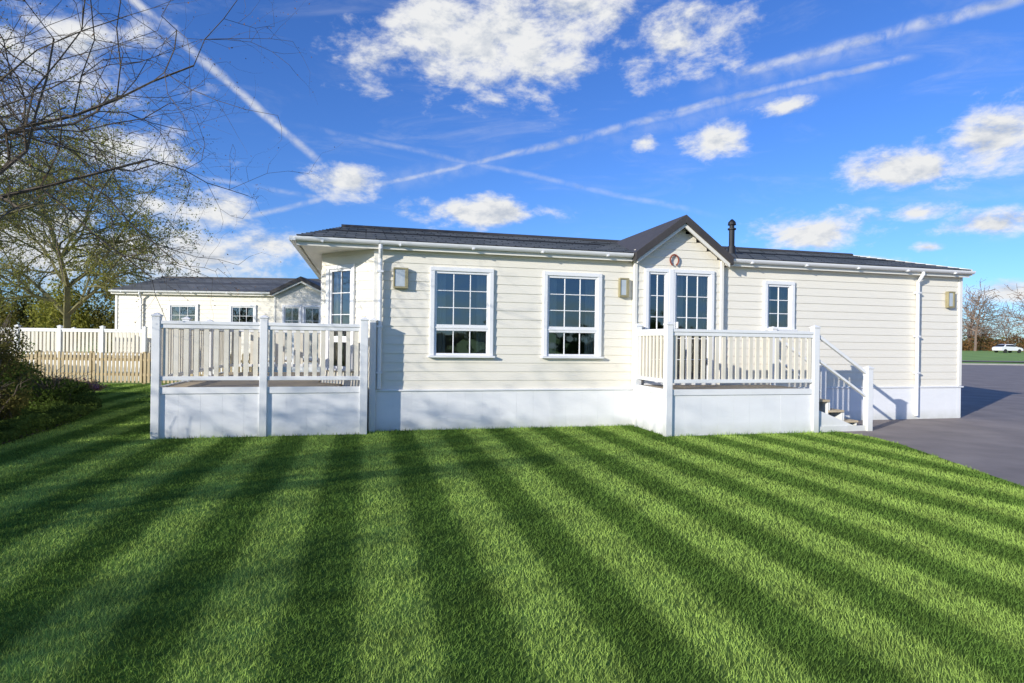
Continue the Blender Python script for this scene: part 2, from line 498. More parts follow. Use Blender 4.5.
    if c:
        s.box(rl + .05, x0 + .05, -depth - ov, -.0505, 2.985, 3.0)
    s.obj('soffit', M['cream'], H)
    s = B()
    for q0, q1 in ((rl + .02, g0 - .06), (g1 + .06, rr)):
        s.box(q0, q1, ov, ov + .02, 2.97, 3.115)
    s.box(rl, rl + .02, -depth - ov, ov + .02, 2.97, 3.115)
    s.obj('fascia', M['cream'], H)
    gt = B()
    for q0, q1 in ((rl - .02, g0 - .12), (g1 + .12, rr + .03)):
        n = 8; k = len(gt.v)
        for side in (q0, q1):
            for j in range(n + 1):
                an = math.pi * j / n
                gt.v.append((side, -(ov + .075 + .055 * math.cos(an)), 3.095 - .065 * math.sin(an)))
        for j in range(n):
            gt.f.append((k + j, k + j + 1, k + n + 1 + j + 1, k + n + 1 + j))
        gt.f.append(tuple(k + j for j in range(n + 1))); gt.f.append(tuple(k + n + 1 + j for j in range(n + 1)))
        x = q0 + .4
        while x < q1:
            gt.box(x, x + .03, ov + .015, ov + .138, 3.022, 3.05); x += 1.2
    if c:
        gt.box(rl - .1, rl - .005, -depth - ov, ov + .12, 3.03, 3.097)
    gt.obj('gutter', M['trim'], H)
    vg = B()   # right verge board
    for s0, s1, e0, e1 in ((-ov - .06, ridge, z0, zR), (depth + ov + .06, ridge, z0, zR)):
        vg.hexa([(rr, s0, e0 - .12), (rr + .025, s0, e0 - .12), (rr + .025, s1, e1 - .12), (rr, s1, e1 - .12),
                 (rr, s0, e0 + .02), (rr + .025, s0, e0 + .02), (rr + .025, s1, e1 + .02), (rr, s1, e1 + .02)])
    vg.obj('verge_boards', M['cream'], H)
    # gable porch roof
    gs = B(); gb = B()
    e = 0.10
    for sg in (-1, 1):
        xb = gc + sg * (gw + e); zb = gpk - (gpk - 3.19) * (gw + e) / gw * 1.0 + .0
        th = 0.15
        gs.hexa([(gc, -.30, gpk - th), (xb, -.30, zb - th), (xb, 2.7, zb - th), (gc, 2.7, gpk - th),
                 (gc, -.30, gpk), (xb, -.30, zb), (xb, 2.7, zb), (gc, 2.7, gpk)])
        gb.hexa([(gc, -.26, gpk - th - .07), (xb - sg * .05, -.26, zb - th - .07 + .035), (xb - sg * .05, -.22, zb - th - .07 + .035), (gc, -.22, gpk - th - .07),
                 (gc, -.26, gpk - th - .002), (xb - sg * .05, -.26, zb - th - .002 + .035), (xb - sg * .05, -.22, zb - th - .002 + .035), (gc, -.22, gpk - th - .002)])
    gs.obj('gable_roof', M['dark'], H, 0.006)
    gb.obj('gable_barge_boards', M['cream'], H, 0.003)
    for i, (a, z, w, ba) in enumerate(lights):
        wall_light(H, (0, 0), (1, 0), a, z, w, name='wall_light_%d' % (i + 1), base=ba)
    for a, zb in pipes:
        pb = B()
        pb.tube([(a, -(ov + .07), 3.04), (a, -(ov + .07), 2.98), (a, -.13, 2.90), (a, -.075, 2.82), (a, -.075, zb)], 0.034, 10)
        for z in (2.6, 1.7, .95):
            pb.box(a - .05, a + .05, 0.02, 0.115, z, z + .03)
        pb.obj('downpipe', M['trim'], H)
    if flue:
        fb = B(); x, y = flue
        zb = zz(y)
        fb.cyl(x, y, zb - .05, zb + .16, .10, .075); fb.cyl(x, y, zb + .16, zb + .50, .058)
        fb.cyl(x, y, zb + .50, zb + .53, .085); fb.cyl(x, y, zb + .53, zb + .60, .05); fb.cyl(x, y, zb + .60, zb + .66, .085, .075)
        fb.cyl(x, y, zb + .66, zb + .72, .075, .02)
        fb.obj('flue', M['black'], H)
    return H

LODGE = lodge('holiday_lodge', (HX, HY, 0), TH, 0.0, 12.1, 0.9, 5.46, 0.88,
      wins=[(0.93, 1.93, 1.27, 2.69, 3, 3, 1.72, 1, 0.2), (2.90, 3.91, 1.27, 2.69, 3, 3, 1.72, 1, 0.2), (7.33, 7.93, 1.83, 2.69, 2, 3, None, 1, 0.16)],
      door=[(4.80, 5.23, 0.80, 2.82, 2, 5, 0.0), (5.33, 6.12, 0.80, 2.82, 3, 5, 0.22)],
      lights=[(0.40, 2.52, 0.24, 0.02), (4.36, 2.50, 0.18, 0.02), (11.76, 2.50, 0.18, 0.02)],
      pipes=[(0.07, 0.70), (10.9, 0.08)], flue=(7.26, 1.0), gpk=3.84)
# horseshoe over the door
hs = B()
pts = []
for i in range(17):
    an = math.radians(-65 + 310 * i / 16)
    pts.append((5.33 + 0.085 * math.cos(an), -0.115, 3.03 + 0.10 * math.sin(an)))
hs.tube(pts, 0.014, 8)
hs.obj('horseshoe', M['rust'], LODGE)
db = B(); db.box(5.235, 5.325, .05, .125, .80, 2.86); db.box(5.38, 5.405, .10, .155, 1.78, 1.9)
db.obj('door_mullion', M['trim'], LODGE, .004)

# ------------------------------------------------------------------ decks
def rail(b_rail, b_bal, p0, p1, zt=1.74, zb=0.86, sp=0.125, w=0.032):
    d = (p1[0] - p0[0], p1[1] - p0[1]); L = math.hypot(*d)
    r = B(p0, d)
    r.box(0, L, -.045, .045, zt - .05, zt); r.box(0, L, -.03, .03, zt - .11, zt - .0505)
    r.box(0, L, -.03, .03, zb, zb + .06)
    k = len(b_rail.v); b_rail.v += r.v; b_rail.f += [tuple(k + i for i in f) for f in r.f]
    q = B(p0, d)
    n = int(L / sp)
    for i in range(n):
        a = (i + .5) * L / n
        q.box(a - w, a + w, -.012, .012, zb + .061, zt - .111)
    k = len(b_bal.v); b_bal.v += q.v; b_bal.f += [tuple(k + i for i in f) for f in q.f]

def post(b, x, y, z1, w=0.055, z0=0.0):
    b.box(x - w, x + w, -y - w, -y + w, z0, z1)
    k = w + .012
    b.box(x - k, x + k, -y - k, -y + k, z1, z1 + .025)
    b.hexa([(x - w, y - w, z1 + .025), (x + w, y - w, z1 + .025), (x + w, y + w, z1 + .025), (x - w, y + w, z1 + .025),
            (x - .01, y - .01, z1 + .055), (x + .01, y - .01, z1 + .055), (x + .01, y + .01, z1 + .055), (x - .01, y + .01, z1 + .055)])

def planks(b, x0, x1, y0, y1, z=0.74, w=0.145):
    y = y0
    while y < y1 - .02:
        e = min(y + w, y1)
        b.box(x0, x1, -e + .004, -y - .004, z - .03, z)
        y = e

D1 = empty('veranda_deck', (HX, HY, 0), TH)
rb, bb, pb, fb = B(), B(), B(), B()
xl, xr, yf, yk = -3.12, -0.17, -0.30, 4.3
rail(rb, bb, (xl + .055, yf), (-1.70, yf)); rail(rb, bb, (-1.60, yf), (xr - .055, yf))
ys = [yf, 1.2, 2.75, yk]
for y0, y1 in zip(ys[:-1], ys[1:]):
    rail(rb, bb, (xl, y0 + .055), (xl, y1 - .055))
rail(rb, bb, (xl + .055, yk), (-0.97, yk))
for y in ys: post(pb, xl, y, 1.80)
post(pb, -1.65, yf, 1.80); post(pb, xr, yf, 1.80, .06); post(pb, xr + .135, -.085 - .02, 1.80, .05)
planks(fb, xl, xr, yf, 0.0); planks(fb, xl, -0.95, 0.9, yk); planks(fb, xl, -.55, 0.0, 0.9 )
fb.obj('deck_boards', M['plank'], D1)
rb.obj('handrails', M['post'], D1, .006); bb.obj('balusters', M['balu'], D1); pb.obj('posts', M['post'], D1, .006)
fa = B(); fa.box(xl, xr, -yf - .01, -yf + .03, .665, .76); fa.box(xl - .03, xl + .01, -yk, -yf, .665, .76)
fa.obj('deck_fascia', M['post'], D1)
skirting(D1, (xl, yf), (1, 0), xr - xl, .66, .01, 'deck_skirting_front')
skirting(D1, (xl, yk), (0, -1), yk - yf, .66, .01, 'deck_skirting_side')

D2 = empty('entrance_deck', (HX, HY, 0), TH)
rb, bb, pb, fb, st = B(), B(), B(), B(), B()
xl, xr, yf, yk = 4.60, 7.38, -1.28, -0.16
rail(rb, bb, (xl + .055, yf), (xr - .055, yf)); rail(rb, bb, (xl, yf + .055), (xl, yk - .055))
post(pb, xl, yf, 1.80); post(pb, xr, yf, 1.80); post(pb, xl, yk, 1.80); post(pb, xr, -.18, 1.80)
planks(fb, xl, xr, yf, -.1)
# steps
sx = 8.50
for i in range(3):
    z = 0.74 - .185 * (i + 1)
    x = xr + .06 + .30 * i
    fb.box(x - .02, x + .30, .20, 1.24, z - .035, z)
    st.box(x, x + .018, .22, 1.22, z + .001, z + .15)
    st.box(x + .27, x + .285, .22, 1.22, 0, z - .036)
for yy in (-1.28, -.18):
    post(pb, sx, yy, 1.10)
    for dz, th in ((0, .06), (-.42, .045)):
        za, zc = 1.70 + dz, 1.06 + dz
        rb.hexa([(xr + .055, yy - .03, za - th), (sx - .055, yy - .03, zc - th), (sx - .055, yy + .03, zc - th), (xr + .055, yy + .03, za - th),
                 (xr + .055, yy - .03, za), (sx - .055, yy - .03, zc), (sx - .055, yy + .03, zc), (xr + .055, yy + .03, za)])
    y1 = yy + (.03 if yy < -1 else -.03)
    st.hexa([(xr + .055, y1 - .015, .10), (xr + .95, y1 - .015, 0), (xr + .95, y1 + .015, 0), (xr + .055, y1 + .015, .10),
             (xr + .055, y1 - .015, .40), (xr + .95, y1 - .015, .06), (xr + .95, y1 + .015, .06), (xr + .055, y1 + .015, .40)])
    st.box(xr + .055, sx - .055, -yy - .02, -yy + .02, 0.0, .10)
fb.obj('deck_boards', M['plank'], D2); st.obj('step_risers', M['post'], D2)
rb.obj('handrails', M['post'], D2, .006); bb.obj('balusters', M['balu'], D2); pb.obj('posts', M['post'], D2, .006)
fa = B(); fa.box(xl, xr, -yf - .01, -yf + .03, .665, .76); fa.box(xl - .03, xl + .01, -yk, -yf, .665, .76)
fa.box(xr - .01, xr + .03, -yk, -yf, .665, .735)
fa.obj('deck_fascia', M['post'], D2)
skirting(D2, (xl, yf), (1, 0), xr - xl, .66, .01, 'deck_skirting_front')
skirting(D2, (xl, -.05), (0, -1), 1.23, .66, .01, 'deck_skirting_side')
skirting(D2, (xr, yf), (0, 1), 1.2, .66, .01, 'deck_skirting_steps')

# ------------------------------------------------------------------ neighbour lodge
N2 = lodge('neighbour_lodge', (-13.8, 20.8, 0), math.radians(1.5), 0.0, 12.0, 0, 6.45, 0.95,
      wins=[(1.85, 2.8, 1.95, 2.62, 3, 2, None, 1, 0.15), (3.95, 4.8, 1.95, 2.62, 3, 2, None, 1, 0.15), (9, 10, 1.3, 2.62, 3, 3, None, 1, .2)],
      door=[(5.8, 6.4, 0.80, 2.62, 2, 4, 0.1), (6.5, 7.1, 0.80, 2.62, 2, 4, .1)],
      lights=[], pipes=[(.9, .3)], gpk=3.66)
D3 = empty('neighbour_deck', (-13.8, 20.8, 0), math.radians(1.5))
rb, bb, pb, fb = B(), B(), B(), B()
xs = [-4.2, -2.8, -1.4, 0, 1.4]
for a, b_ in zip(xs[:-1], xs[1:]):
    rail(rb, bb, (a + .05, -.7), (b_ - .05, -.7), w=.04)
for a in xs: post(pb, a, -.7, 1.8)
xs2 = [5.4, 6.6, 7.9]
for a, b_ in zip(xs2[:-1], xs2[1:]): rail(rb, bb, (a + .05, -1.3), (b_ - .05, -1.3), w=.04)
for a in xs2: post(pb, a, -1.3, 1.8)
rail(rb, bb, (-4.2, -.65), (-4.2, 4), w=.04); post(pb, -4.2, 4, 1.8)
planks(fb, -4.2, 0, -.7, 4); planks(fb, 0, 1.4, -.7, -.05); planks(fb, 5.4, 7.9, -1.3, -.1)
fb.obj('deck_boards', M['plank'], D3); rb.obj('handrails', M['post'], D3); bb.obj('balusters', M['balu'], D3); pb.obj('posts', M['post'], D3)
skirting(D3, (-4.2, -.7), (1, 0), 5.6, .72, .01, 'deck_skirting'); skirting(D3, (5.4, -1.3), (1, 0), 2.5, .72, .01, 'deck_skirting_b')

PF = empty('picket_fence', (-18.5, 19.0, 0), math.radians(-1))
b = B(); L = 10.5
a = 0; rr = random.Random(5)
while a < L:
    h = 1.0 + rr.uniform(-.015, .015)
    b.box(a, a + .075, .0, .018, .04, h - .04)
    b.hexa([b.P(a, 0, h - .04), b.P(a + .075, 0, h - .04), b.P(a + .075, .018, h - .04), b.P(a, .018, h - .04),
            b.P(a + .03, 0, h), b.P(a + .045, 0, h), b.P(a + .045, .018, h), b.P(a + .03, .018, h)])
    a += .125
b.box(0, L, -.04, -.001, .25, .33); b.box(0, L, -.04, -.001, .72, .80)
for k in range(7): b.box(k * 1.7, k * 1.7 + .09, -.13, -.041, 0, 1.02)
b.obj('pickets', M['wood'], PF)

# ------------------------------------------------------------------ ground sheets
def ground_h(x, y):
    t = min(1, max(0, (y - 58) / 60)); t = t * t * (3 - 2 * t)
    return 0.9 * t
cs = [0, 2, 5, 10, 15, 20, 30, 40, 50, 58, 65, 72, 80, 90, 100, 110, 120, 150, 200, 300, 500, 900]
cs = sorted(set([-c for c in cs] + cs))
vv = [(x, y, ground_h(x, y)) for y in cs for x in cs]; n = len(cs)
ff = [(j * n + i, j * n + i + 1, (j + 1) * n + i + 1, (j + 1) * n + i) for j in range(n - 1) for i in range(n - 1)]
me = bpy.data.meshes.new('ground'); me.from_pydata(vv, [], ff); me.materials.append(M['field'])
for p in me.polygons: p.use_smooth = True
link(bpy.data.objects.new('ground', me))

RE = [(10.4, 5.72), (9.8, 5.98), (9.2, 5.98), (6.5, 5.56), (2.6, 4.9), (-2, 4.15), (-12, 2.4)]   # (y, x) lawn/asphalt edge
LE = [(-12, -5.8), (0, -6.0), (5.5, -6.3), (7.5, -6.7), (10.1, -7.5), (12.5, -8.6), (14.2, -10.2), (15.5, -12.7), (18.8, -19)]
def sheet(name, pts, z, mat):
    me = bpy.data.meshes.new(name)
    me.from_pydata([(x, y, z) for x, y in pts], [], [tuple(range(len(pts)))])
    bm = bmesh.new(); bm.from_mesh(me)
    bmesh.ops.triangulate(bm, faces=bm.faces); bmesh.ops.recalc_face_normals(bm, faces=bm.faces)
    for f in bm.faces:
        if f.normal.z < 0: f.normal_flip()
    bm.to_mesh(me); bm.free()
    me.materials.append(mat)
    return link(bpy.data.objects.new(name, me))
lawn_pts = [(x, y) for y, x in LE] + [(4, 18.8), (5.6, 12)] + [(x, y) for y, x in RE]
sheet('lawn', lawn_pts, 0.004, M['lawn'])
asp = [(x, y) for y, x in RE][::-1] + [(6.0, 12), (7.0, 18.5), (8, 52), (70, 52), (70, -12)]
sheet('asphalt_drive', asp, 0.008, M['asph'])
sheet('planting_bed', [(x - .02, y) for y, x in LE][:8] + [(-20, 15.6), (-20, -12)], 0.012, M['soil'])
kb = B(); kb.box(8, 70, -52.15, -52.0, 0, .12); kb.obj('kerb', M['kerb'], None, .01)
rd = sheet('access_road', [(9, 62), (90, 60), (90, 64), (9, 66)], 0.09, M['asph'])

# ------------------------------------------------------------------ numpy meshes
def np_mesh(name, verts, nper, mat, parent=None):
    """verts (N*nper,3): N separate polygons of nper corners"""
    nv = len(verts); nf = nv // nper
    me = bpy.data.meshes.new(name)
    me.vertices.add(nv); me.vertices.foreach_set('co', verts.astype(np.float32).ravel())
    me.loops.add(nv); me.loops.foreach_set('vertex_index', np.arange(nv, dtype=np.int32))
    me.polygons.add(nf)
    me.polygons.foreach_set('loop_start', np.arange(0, nv, nper, dtype=np.int32))
    me.polygons.foreach_set('loop_total', np.full(nf, nper, dtype=np.int32))
    me.update(calc_edges=True)
    me.materials.append(mat)
    return link(bpy.data.objects.new(name, me), parent)

def grass():
    r = np.random.default_rng(11)
    ys = np.linspace(1.2, 18.6, 90); P = []
    for y0, y1 in zip(ys[:-1], ys[1:]):
        ym = (y0 + y1) / 2
        w = 1.1 * ym + 1
        dens = 10500 * (2.5 / max(ym, 2.5)) ** 1.25
        n = int(2 * w * (y1 - y0) * dens)
        P.append(np.c_[r.uniform(-w, w, n), r.uniform(y0, y1, n)])
    P = np.concatenate(P)
    x, y = P[:, 0], P[:, 1]
    ry = np.array([q[0] for q in RE][::-1]); rx = np.array([q[1] for q in RE][::-1])
    ly = np.array([q[0] for q in LE]); lx = np.array([q[1] for q in LE])
    wob = 0.03 * np.sin(y * 7) + 0.02 * np.sin(y * 17)
    ok = (x < np.interp(y, ry, rx) + wob + r.normal(0, .015, len(x))) & (x > np.interp(y, ly, lx) + 2 * wob)
    u = (x - HX) * CT + (y - HY) * ST; v = -(x - HX) * ST + (y - HY) * CT
    ok &= ~((v > -.31) & (u > -3.15) & (u < -.12)); ok &= ~((v > -.045) & (u >= -.12))
    ok &= ~((v > -1.30) & (u > 4.57) & (u < 8.56)); ok &= ~((u > -3.16) & (v > 0))
    ok &= ~((y > 10.4) & (x > 3))
    x, y, u, v = x[ok], y[ok], u[ok], v[ok]
    n = len(x)
    stripe = np.cos(2 * math.pi * (u + .38) / .8)      # >0 dark
    s = -stripe
    dist = np.maximum(y, 2.5)
    h = r.uniform(.014, .030, n)
    edge = ((v > -.36) & (v < -.045) & (u > -3.3)) | ((v > -1.36) & (u > 4.5) & (u < 8.6))
    h = np.where(edge, h * r.uniform(1.0, 2.4, n), h)
    lean = s * r.uniform(.2, 1.0, n) * .010 + r.normal(0, .008, n)
    side = r.normal(0, .011, n)
    lx_ = -ST * lean + CT * side; ly_ = CT * lean + ST * side
    yaw = r.uniform(0, math.pi, n); w = r.uniform(.0013, .0026, n) * (dist / 2.5) ** .62
    wx, wy = np.cos(yaw) * w, np.sin(yaw) * w
    z0 = np.full(n, .004)
    V = np.stack([np.c_[x - wx, y - wy, z0], np.c_[x + wx, y + wy, z0], np.c_[x + lx_, y + ly_, z0 + h]], 1).reshape(-1, 3)
    np_mesh('lawn_grass', V, 3, M['blade'])
    print('blades', n)
grass()

def tubes(name, segs, mat, parent, ns=4, near=True):
    S = np.array(segs)              # p(3) q(3) r0 r1
    p, q, r0, r1 = S[:, :3], S[:, 3:6], S[:, 6], S[:, 7]
    t = q - p; t /= np.linalg.norm(t, axis=1)[:, None] + 1e-9
    ref = np.where(np.abs(t[:, 2:3]) > .9, np.array([[1., 0, 0]]), np.array([[0, 0, 1.]]))
    a = np.cross(t, ref); a /= np.linalg.norm(a, axis=1)[:, None] + 1e-9
    b = np.cross(t, a)
    quads = []
    for j in range(ns):
        a0, a1 = 2 * math.pi * j / ns, 2 * math.pi * (j + 1) / ns
        c0 = a * math.cos(a0) + b * math.sin(a0); c1 = a * math.cos(a1) + b * math.sin(a1)
        quads.append(np.stack([p + c0 * r0[:, None], p + c1 * r0[:, None], q + c1 * r1[:, None], q + c0 * r1[:, None]], 1))
    V = np.stack(quads, 1).reshape(-1, 3)
    return np_mesh(name, V, 4, mat, parent)

def leaves(name, P, size, mat, parent, seed=0, asp=.5):
    r = np.random.default_rng(seed); n = len(P)
    a = r.normal(size=(n, 3)); a /= np.linalg.norm(a, axis=1)[:, None]
    b = np.cross(a, r.normal(size=(n, 3))); b /= np.linalg.norm(b, axis=1)[:, None]
    s = (size * r.uniform(.6, 1.4, n))[:, None]
    V = np.stack([P - a * s, P - b * s * asp, P + a * s, P + b * s * asp], 1).reshape(-1, 3)
    return np_mesh(name, V, 4, mat, parent)

def grow(segs, tips, p, d, L, r, lev, maxlev, rng, kids, droop, spread=.9, up=.06, start=.35, minr=.0035):
    n = 5 if lev < 2 else 4
    pts = [(p.copy(), d.copy(), r)]
    for i in range(n):
        j = Vector((rng.gauss(0, 1), rng.gauss(0, 1), rng.gauss(0, 1))) * (.10 + .05 * lev)
        d = (d + j + Vector((0, 0, up if lev < 2 else -droop * (i + 1) / n))).normalized()
        q = p + d * (L / n)
        r2 = r * (.86 if lev < maxlev else .7)
        segs.append((*p, *q, r, r2))
        p, r = q, r2
        pts.append((p.copy(), d.copy(), r))
    if lev >= maxlev:
        tips.extend([tuple(t[0]) for t in pts[1:]])
        return
    k = kids[lev]
    for i in range(k):
        f = (i + 1.0) / k if lev else start + (1 - start) * (i + 1) / k
        idx = min(n, max(1, int(round(f * n))))
        bp, bd, br = pts[idx]
        ax = bd.orthogonal().normalized()
        ax.rotate(Matrix.Rotation(rng.uniform(0, 2 * math.pi), 3, bd))
        nd = (bd * rng.uniform(.5, 1.0) + ax * spread * rng.uniform(.6, 1.1)).normalized()
        grow(segs, tips, bp, nd, L * rng.uniform(.5, .78), max(br * .62, minr), lev + 1, maxlev, rng, kids, droop, spread, up, start, minr)

def tree(name, x, y, h, seed, kids=(7, 6, 5, 4), r=.12, droop=.05, spread=.9, leafn=0, leafs=.03, leafm='leaf_y', bark='bark', lean=(0, 0), up=.06, start=.35, frac=.42, minr=.0035, real=None):
    """real = actual crown-top height in metres (the grown skeleton is scaled to it)"""
    rng = random.Random(seed); segs, tips = [], []
    T = empty(name, (x, y, 0))
    L = h * frac
    grow(segs, tips, Vector((0, 0, 0)), Vector((lean[0], lean[1], 1)).normalized(), L, r, 0, len(kids), rng, kids, droop, spread, up, start, minr)
    S = np.array(segs); zt = np.array(tips)
    if real:
        k = real / zt[:, 2].max(); S[:, :6] *= k; zt = zt * k
    tubes('trunk_and_branches', S, M[bark], T)
    if leafn:
        R = np.random.default_rng(seed)
        tp = zt; idx = R.integers(0, len(tp), leafn)
        P = tp[idx] + R.normal(0, .05, (leafn, 3))
        leaves('foliage', P, leafs, M[leafm], T, seed)
    return T, segs

def bush(name, x, y, rx, ry, h, seed, n, size, mat, twigs=40, z0=0.0, twm='bark', parent=None):
    R = np.random.default_rng(seed)
    T = parent or empty(name, (x, y, 0))
    off = np.array([x, y, 0]) if parent else np.zeros(3)
    k = 26
    c = R.normal(size=(k, 3)); c /= np.linalg.norm(c, axis=1)[:, None]
    c *= R.uniform(.35, .85, k)[:, None]
    C = np.c_[c[:, 0] * rx, c[:, 1] * ry, z0 + h * .5 + c[:, 2] * h * .45]
    idx = R.integers(0, k, n)
    q = R.normal(size=(n, 3)); q /= np.linalg.norm(q, axis=1)[:, None]
    q *= (R.uniform(0.2, 1, n) ** .5)[:, None]
    cr = R.uniform(.18, .42, k)
    P = C[idx] + q * np.c_[cr[idx] * rx, cr[idx] * ry, cr[idx] * h * .6]
    P = P[P[:, 2] > .03]
    leaves('foliage', P + off, size, M[mat], T, seed)
    rng = random.Random(seed); segs = []
    for i in range(twigs):
        p = Vector((rng.gauss(0, rx * .2), rng.gauss(0, ry * .2), 0)); e = Vector(C[rng.randrange(k)]) * 1.15 + Vector((rng.gauss(0, .1), rng.gauss(0, .1), rng.uniform(0, .35)))
        pr = p; rr0 = .012
        for s_ in range(5):
            t = (s_ + 1) / 5
            nx = p.lerp(e, t) + Vector((rng.gauss(0, .03), rng.gauss(0, .03), .1 * math.sin(t * 3)))
            segs.append((*(pr + Vector(off)), *(nx + Vector(off)), rr0, rr0 * .8)); rr0 *= .8; pr = nx
    if segs:
        tubes('stems', segs, M[twm], T, 3)
    return T

# near bare tree whose boughs reach in from the left
tree('bare_tree', -9.0, 8.6, 10.8, 24, (9, 6, 6, 4), .10, .03, 1.1, leafn=5000, leafs=.014, leafm='leaf_b', lean=(.14, .0), start=.66, minr=.003)
# willow in fresh spring leaf
tree('willow_tree', -11.9, 12.6, 15, 5, (12, 8, 7, 5), .15, .10, .8, leafn=48000, leafs=.025, leafm='leaf_y', bark='twig', up=.10, start=.3, frac=.36, minr=.003)
tree('willow_tree', -17.5, 23.5, 15, 15, (10, 7, 7, 5), .2, .10, .8, leafn=40000, leafs=.04, leafm='leaf_y', bark='twig', up=.08, start=.3, frac=.38, minr=.005)

# trees left of / behind the viewpoint that throw the shadows on lawn and skirting
tree('garden_tree', -13.2, -1.4, 6.3, 31, (8, 6, 5, 4), .10, .02, 1.0, leafn=5000, leafs=.03, leafm='leaf_o', real=6.3)
tree('garden_tree', -10.8, -1.0, 6.0, 34, (8, 6, 5, 4), .10, .02, 1.0, leafn=4000, leafs=.03, leafm='leaf_o', real=7.0)
tree('garden_tree', -9.0, -1.0, 6.0, 35, (7, 5, 5, 4), .10, .02, 1.0, leafn=2500, leafs=.03, leafm='leaf_o', real=6.9)
tree('garden_tree', -9.0, -3.8, 4.8, 32, (8, 6, 5, 3), .09, .02, 1.0, leafn=2500, leafs=.03, leafm='leaf_o', real=4.3)
tree('garden_tree', -14.5, 3.2, 5.4, 33, (8, 6, 5, 4), .10, .02, 1.0, leafn=3000, leafs=.03, leafm='leaf_o', real=4.0)

# planting bed shrubs
bush('shrub', -7.9, 7.6, .95, .9, 1.75, 41, 10000, .026, 'leaf_g', 110)
bush('shrub', -9.2, 9.8, 1.3, 1.1, 2.0, 42, 12000, .026, 'leaf_o', 130)
bush('shrub', -10.4, 11.8, 1.2, 1.0, 1.4, 43, 9000, .028, 'leaf_g', 90)
bush('shrub', -8.1, 9.2, .6, .7, .8, 44, 5000, .022, 'leaf_o', 70)
bush('shrub', -9.2, 11.9, .7, .6, .7, 45, 4500, .022, 'leaf_g', 60)
bush('shrub', -11.6, 13.4, 1.3, .9, 1.2, 46, 8000, .03, 'leaf_o', 80)
bush('shrub', -7.2, 6.3, .6, 1.0, 1.0, 47, 7000, .024, 'leaf_g', 80)
bush('shrub', -10.4, 13.5, .8, .6, .6, 49, 4500, .026, 'leaf_g', 50)
bush('shrub', -13.6, 15.2, 1.4, .8, 1.1, 50, 7000, .032, 'leaf_o', 70)
bush('flowering_plant', -11.2, 14.9, 1.1, .4, .45, 48, 3000, .03, 'flower', 10)
R = np.random.default_rng(9)
gy = R.uniform(2, 15.4, 110000); gx = np.interp(gy, [q[0] for q in LE], [q[1] for q in LE]) - np.abs(R.normal(0, 1.6, 110000)) + .05
cl = .5 + .5 * np.sin(gx * 3.1 + np.sin(gy * 2.3) * 2) * np.sin(gy * 2.7 + gx)
leaves('ground_cover', np.c_[gx, gy, .02 + R.uniform(0, 1, 110000) * (.05 + .24 * cl)], .024, M['leaf_g'], None, 9)

HG = empty('hedge')
for i in range(9):
    bush('h', -36 + i * 2.5, 28 + (i % 3) * .5, 1.9, 1.4, 4.6 + .6 * math.sin(i * 2.1), 60 + i, 8000, .07, 'leaf_o' if i % 3 else 'leaf_y', 20, parent=HG)
HB = empty('hedge')  # unseen row behind the viewpoint, added for the window glass to reflect
for i in range(22):
    bush('h', -44 + i * 4, -24 + 1.2 * math.sin(i * 3), 2.9, 1.6, 3.2 + math.sin(i * 1.7), 90 + i, 2600, .13, 'leaf_g' if i % 2 else 'leaf_o', 6, parent=HB)

# distant trees: one joined mass
segs, tips = [], []
rng = random.Random(77)
grow(segs, tips, Vector((0, 0, 0)), Vector((0, 0, 1)), 5.2, .22, 0, 3, rng, (8, 6, 5), .02, .9, .05)
S0 = np.array(segs); allS = []; TP = []
R = np.random.default_rng(4)
def addtree(x, y, sc):
    a = R.uniform(0, 6.28); c, s = math.cos(a), math.sin(a)
    S = S0.copy()
    for k in (0, 3):
        X, Y = S[:, k] * c - S[:, k + 1] * s, S[:, k] * s + S[:, k + 1] * c
        S[:, k], S[:, k + 1] = X * sc + x, Y * sc + y
        S[:, k + 2] = S[:, k + 2] * sc + .5
    S[:, 6:] = np.maximum(S[:, 6:] * sc, .035)
    allS.append(S)
    TP.append(S[::3, 3:6])
for i in range(46):
    x = 60 + i * 3.4 + R.uniform(-2, 2); addtree(x, 150 + R.uniform(-14, 20), R.uniform(.7, 1.25))
for i in range(9):
    addtree(86 + i * 6.5 + R.uniform(-2, 2), 112 + R.uniform(-3, 10), R.uniform(1.1, 1.7))
for i in range(40):
    x = -140 + i * 4.6 + R.uniform(-2, 2); addtree(x, 120 + R.uniform(-14, 20), R.uniform(.5, .8))
FT = empty('distant_trees')
tubes('branches', np.concatenate(allS), M['fartwig'], FT, 3)
tp = np.concatenate(TP); tp = tp[R.integers(0, len(tp), 26000)] + R.normal(0, .3, (26000, 3))
leaves('foliage', tp, .12, M['leaf_b'], FT, 3)
FH = empty('distant_hedge')
pp = np.c_[R.uniform(-200, 260, 60000), R.normal(140, 2.5, 60000), np.abs(R.normal(0, 1, 60000)) * 1.3 + .8]
leaves('foliage', pp, .32, M['leaf_o'], FH, 8)
hx = R.uniform(78, 150, 16000)
pp = np.c_[hx, R.normal(118, .9, 16000), .9 + R.uniform(0, 1, 16000) * (2.6 + .7 * np.sin(hx * .9) + .4 * np.sin(hx * 2.3))]
FR = empty('russet_hedge')
leaves('foliage', pp, .18, M['leaf_b'], FR, 12)

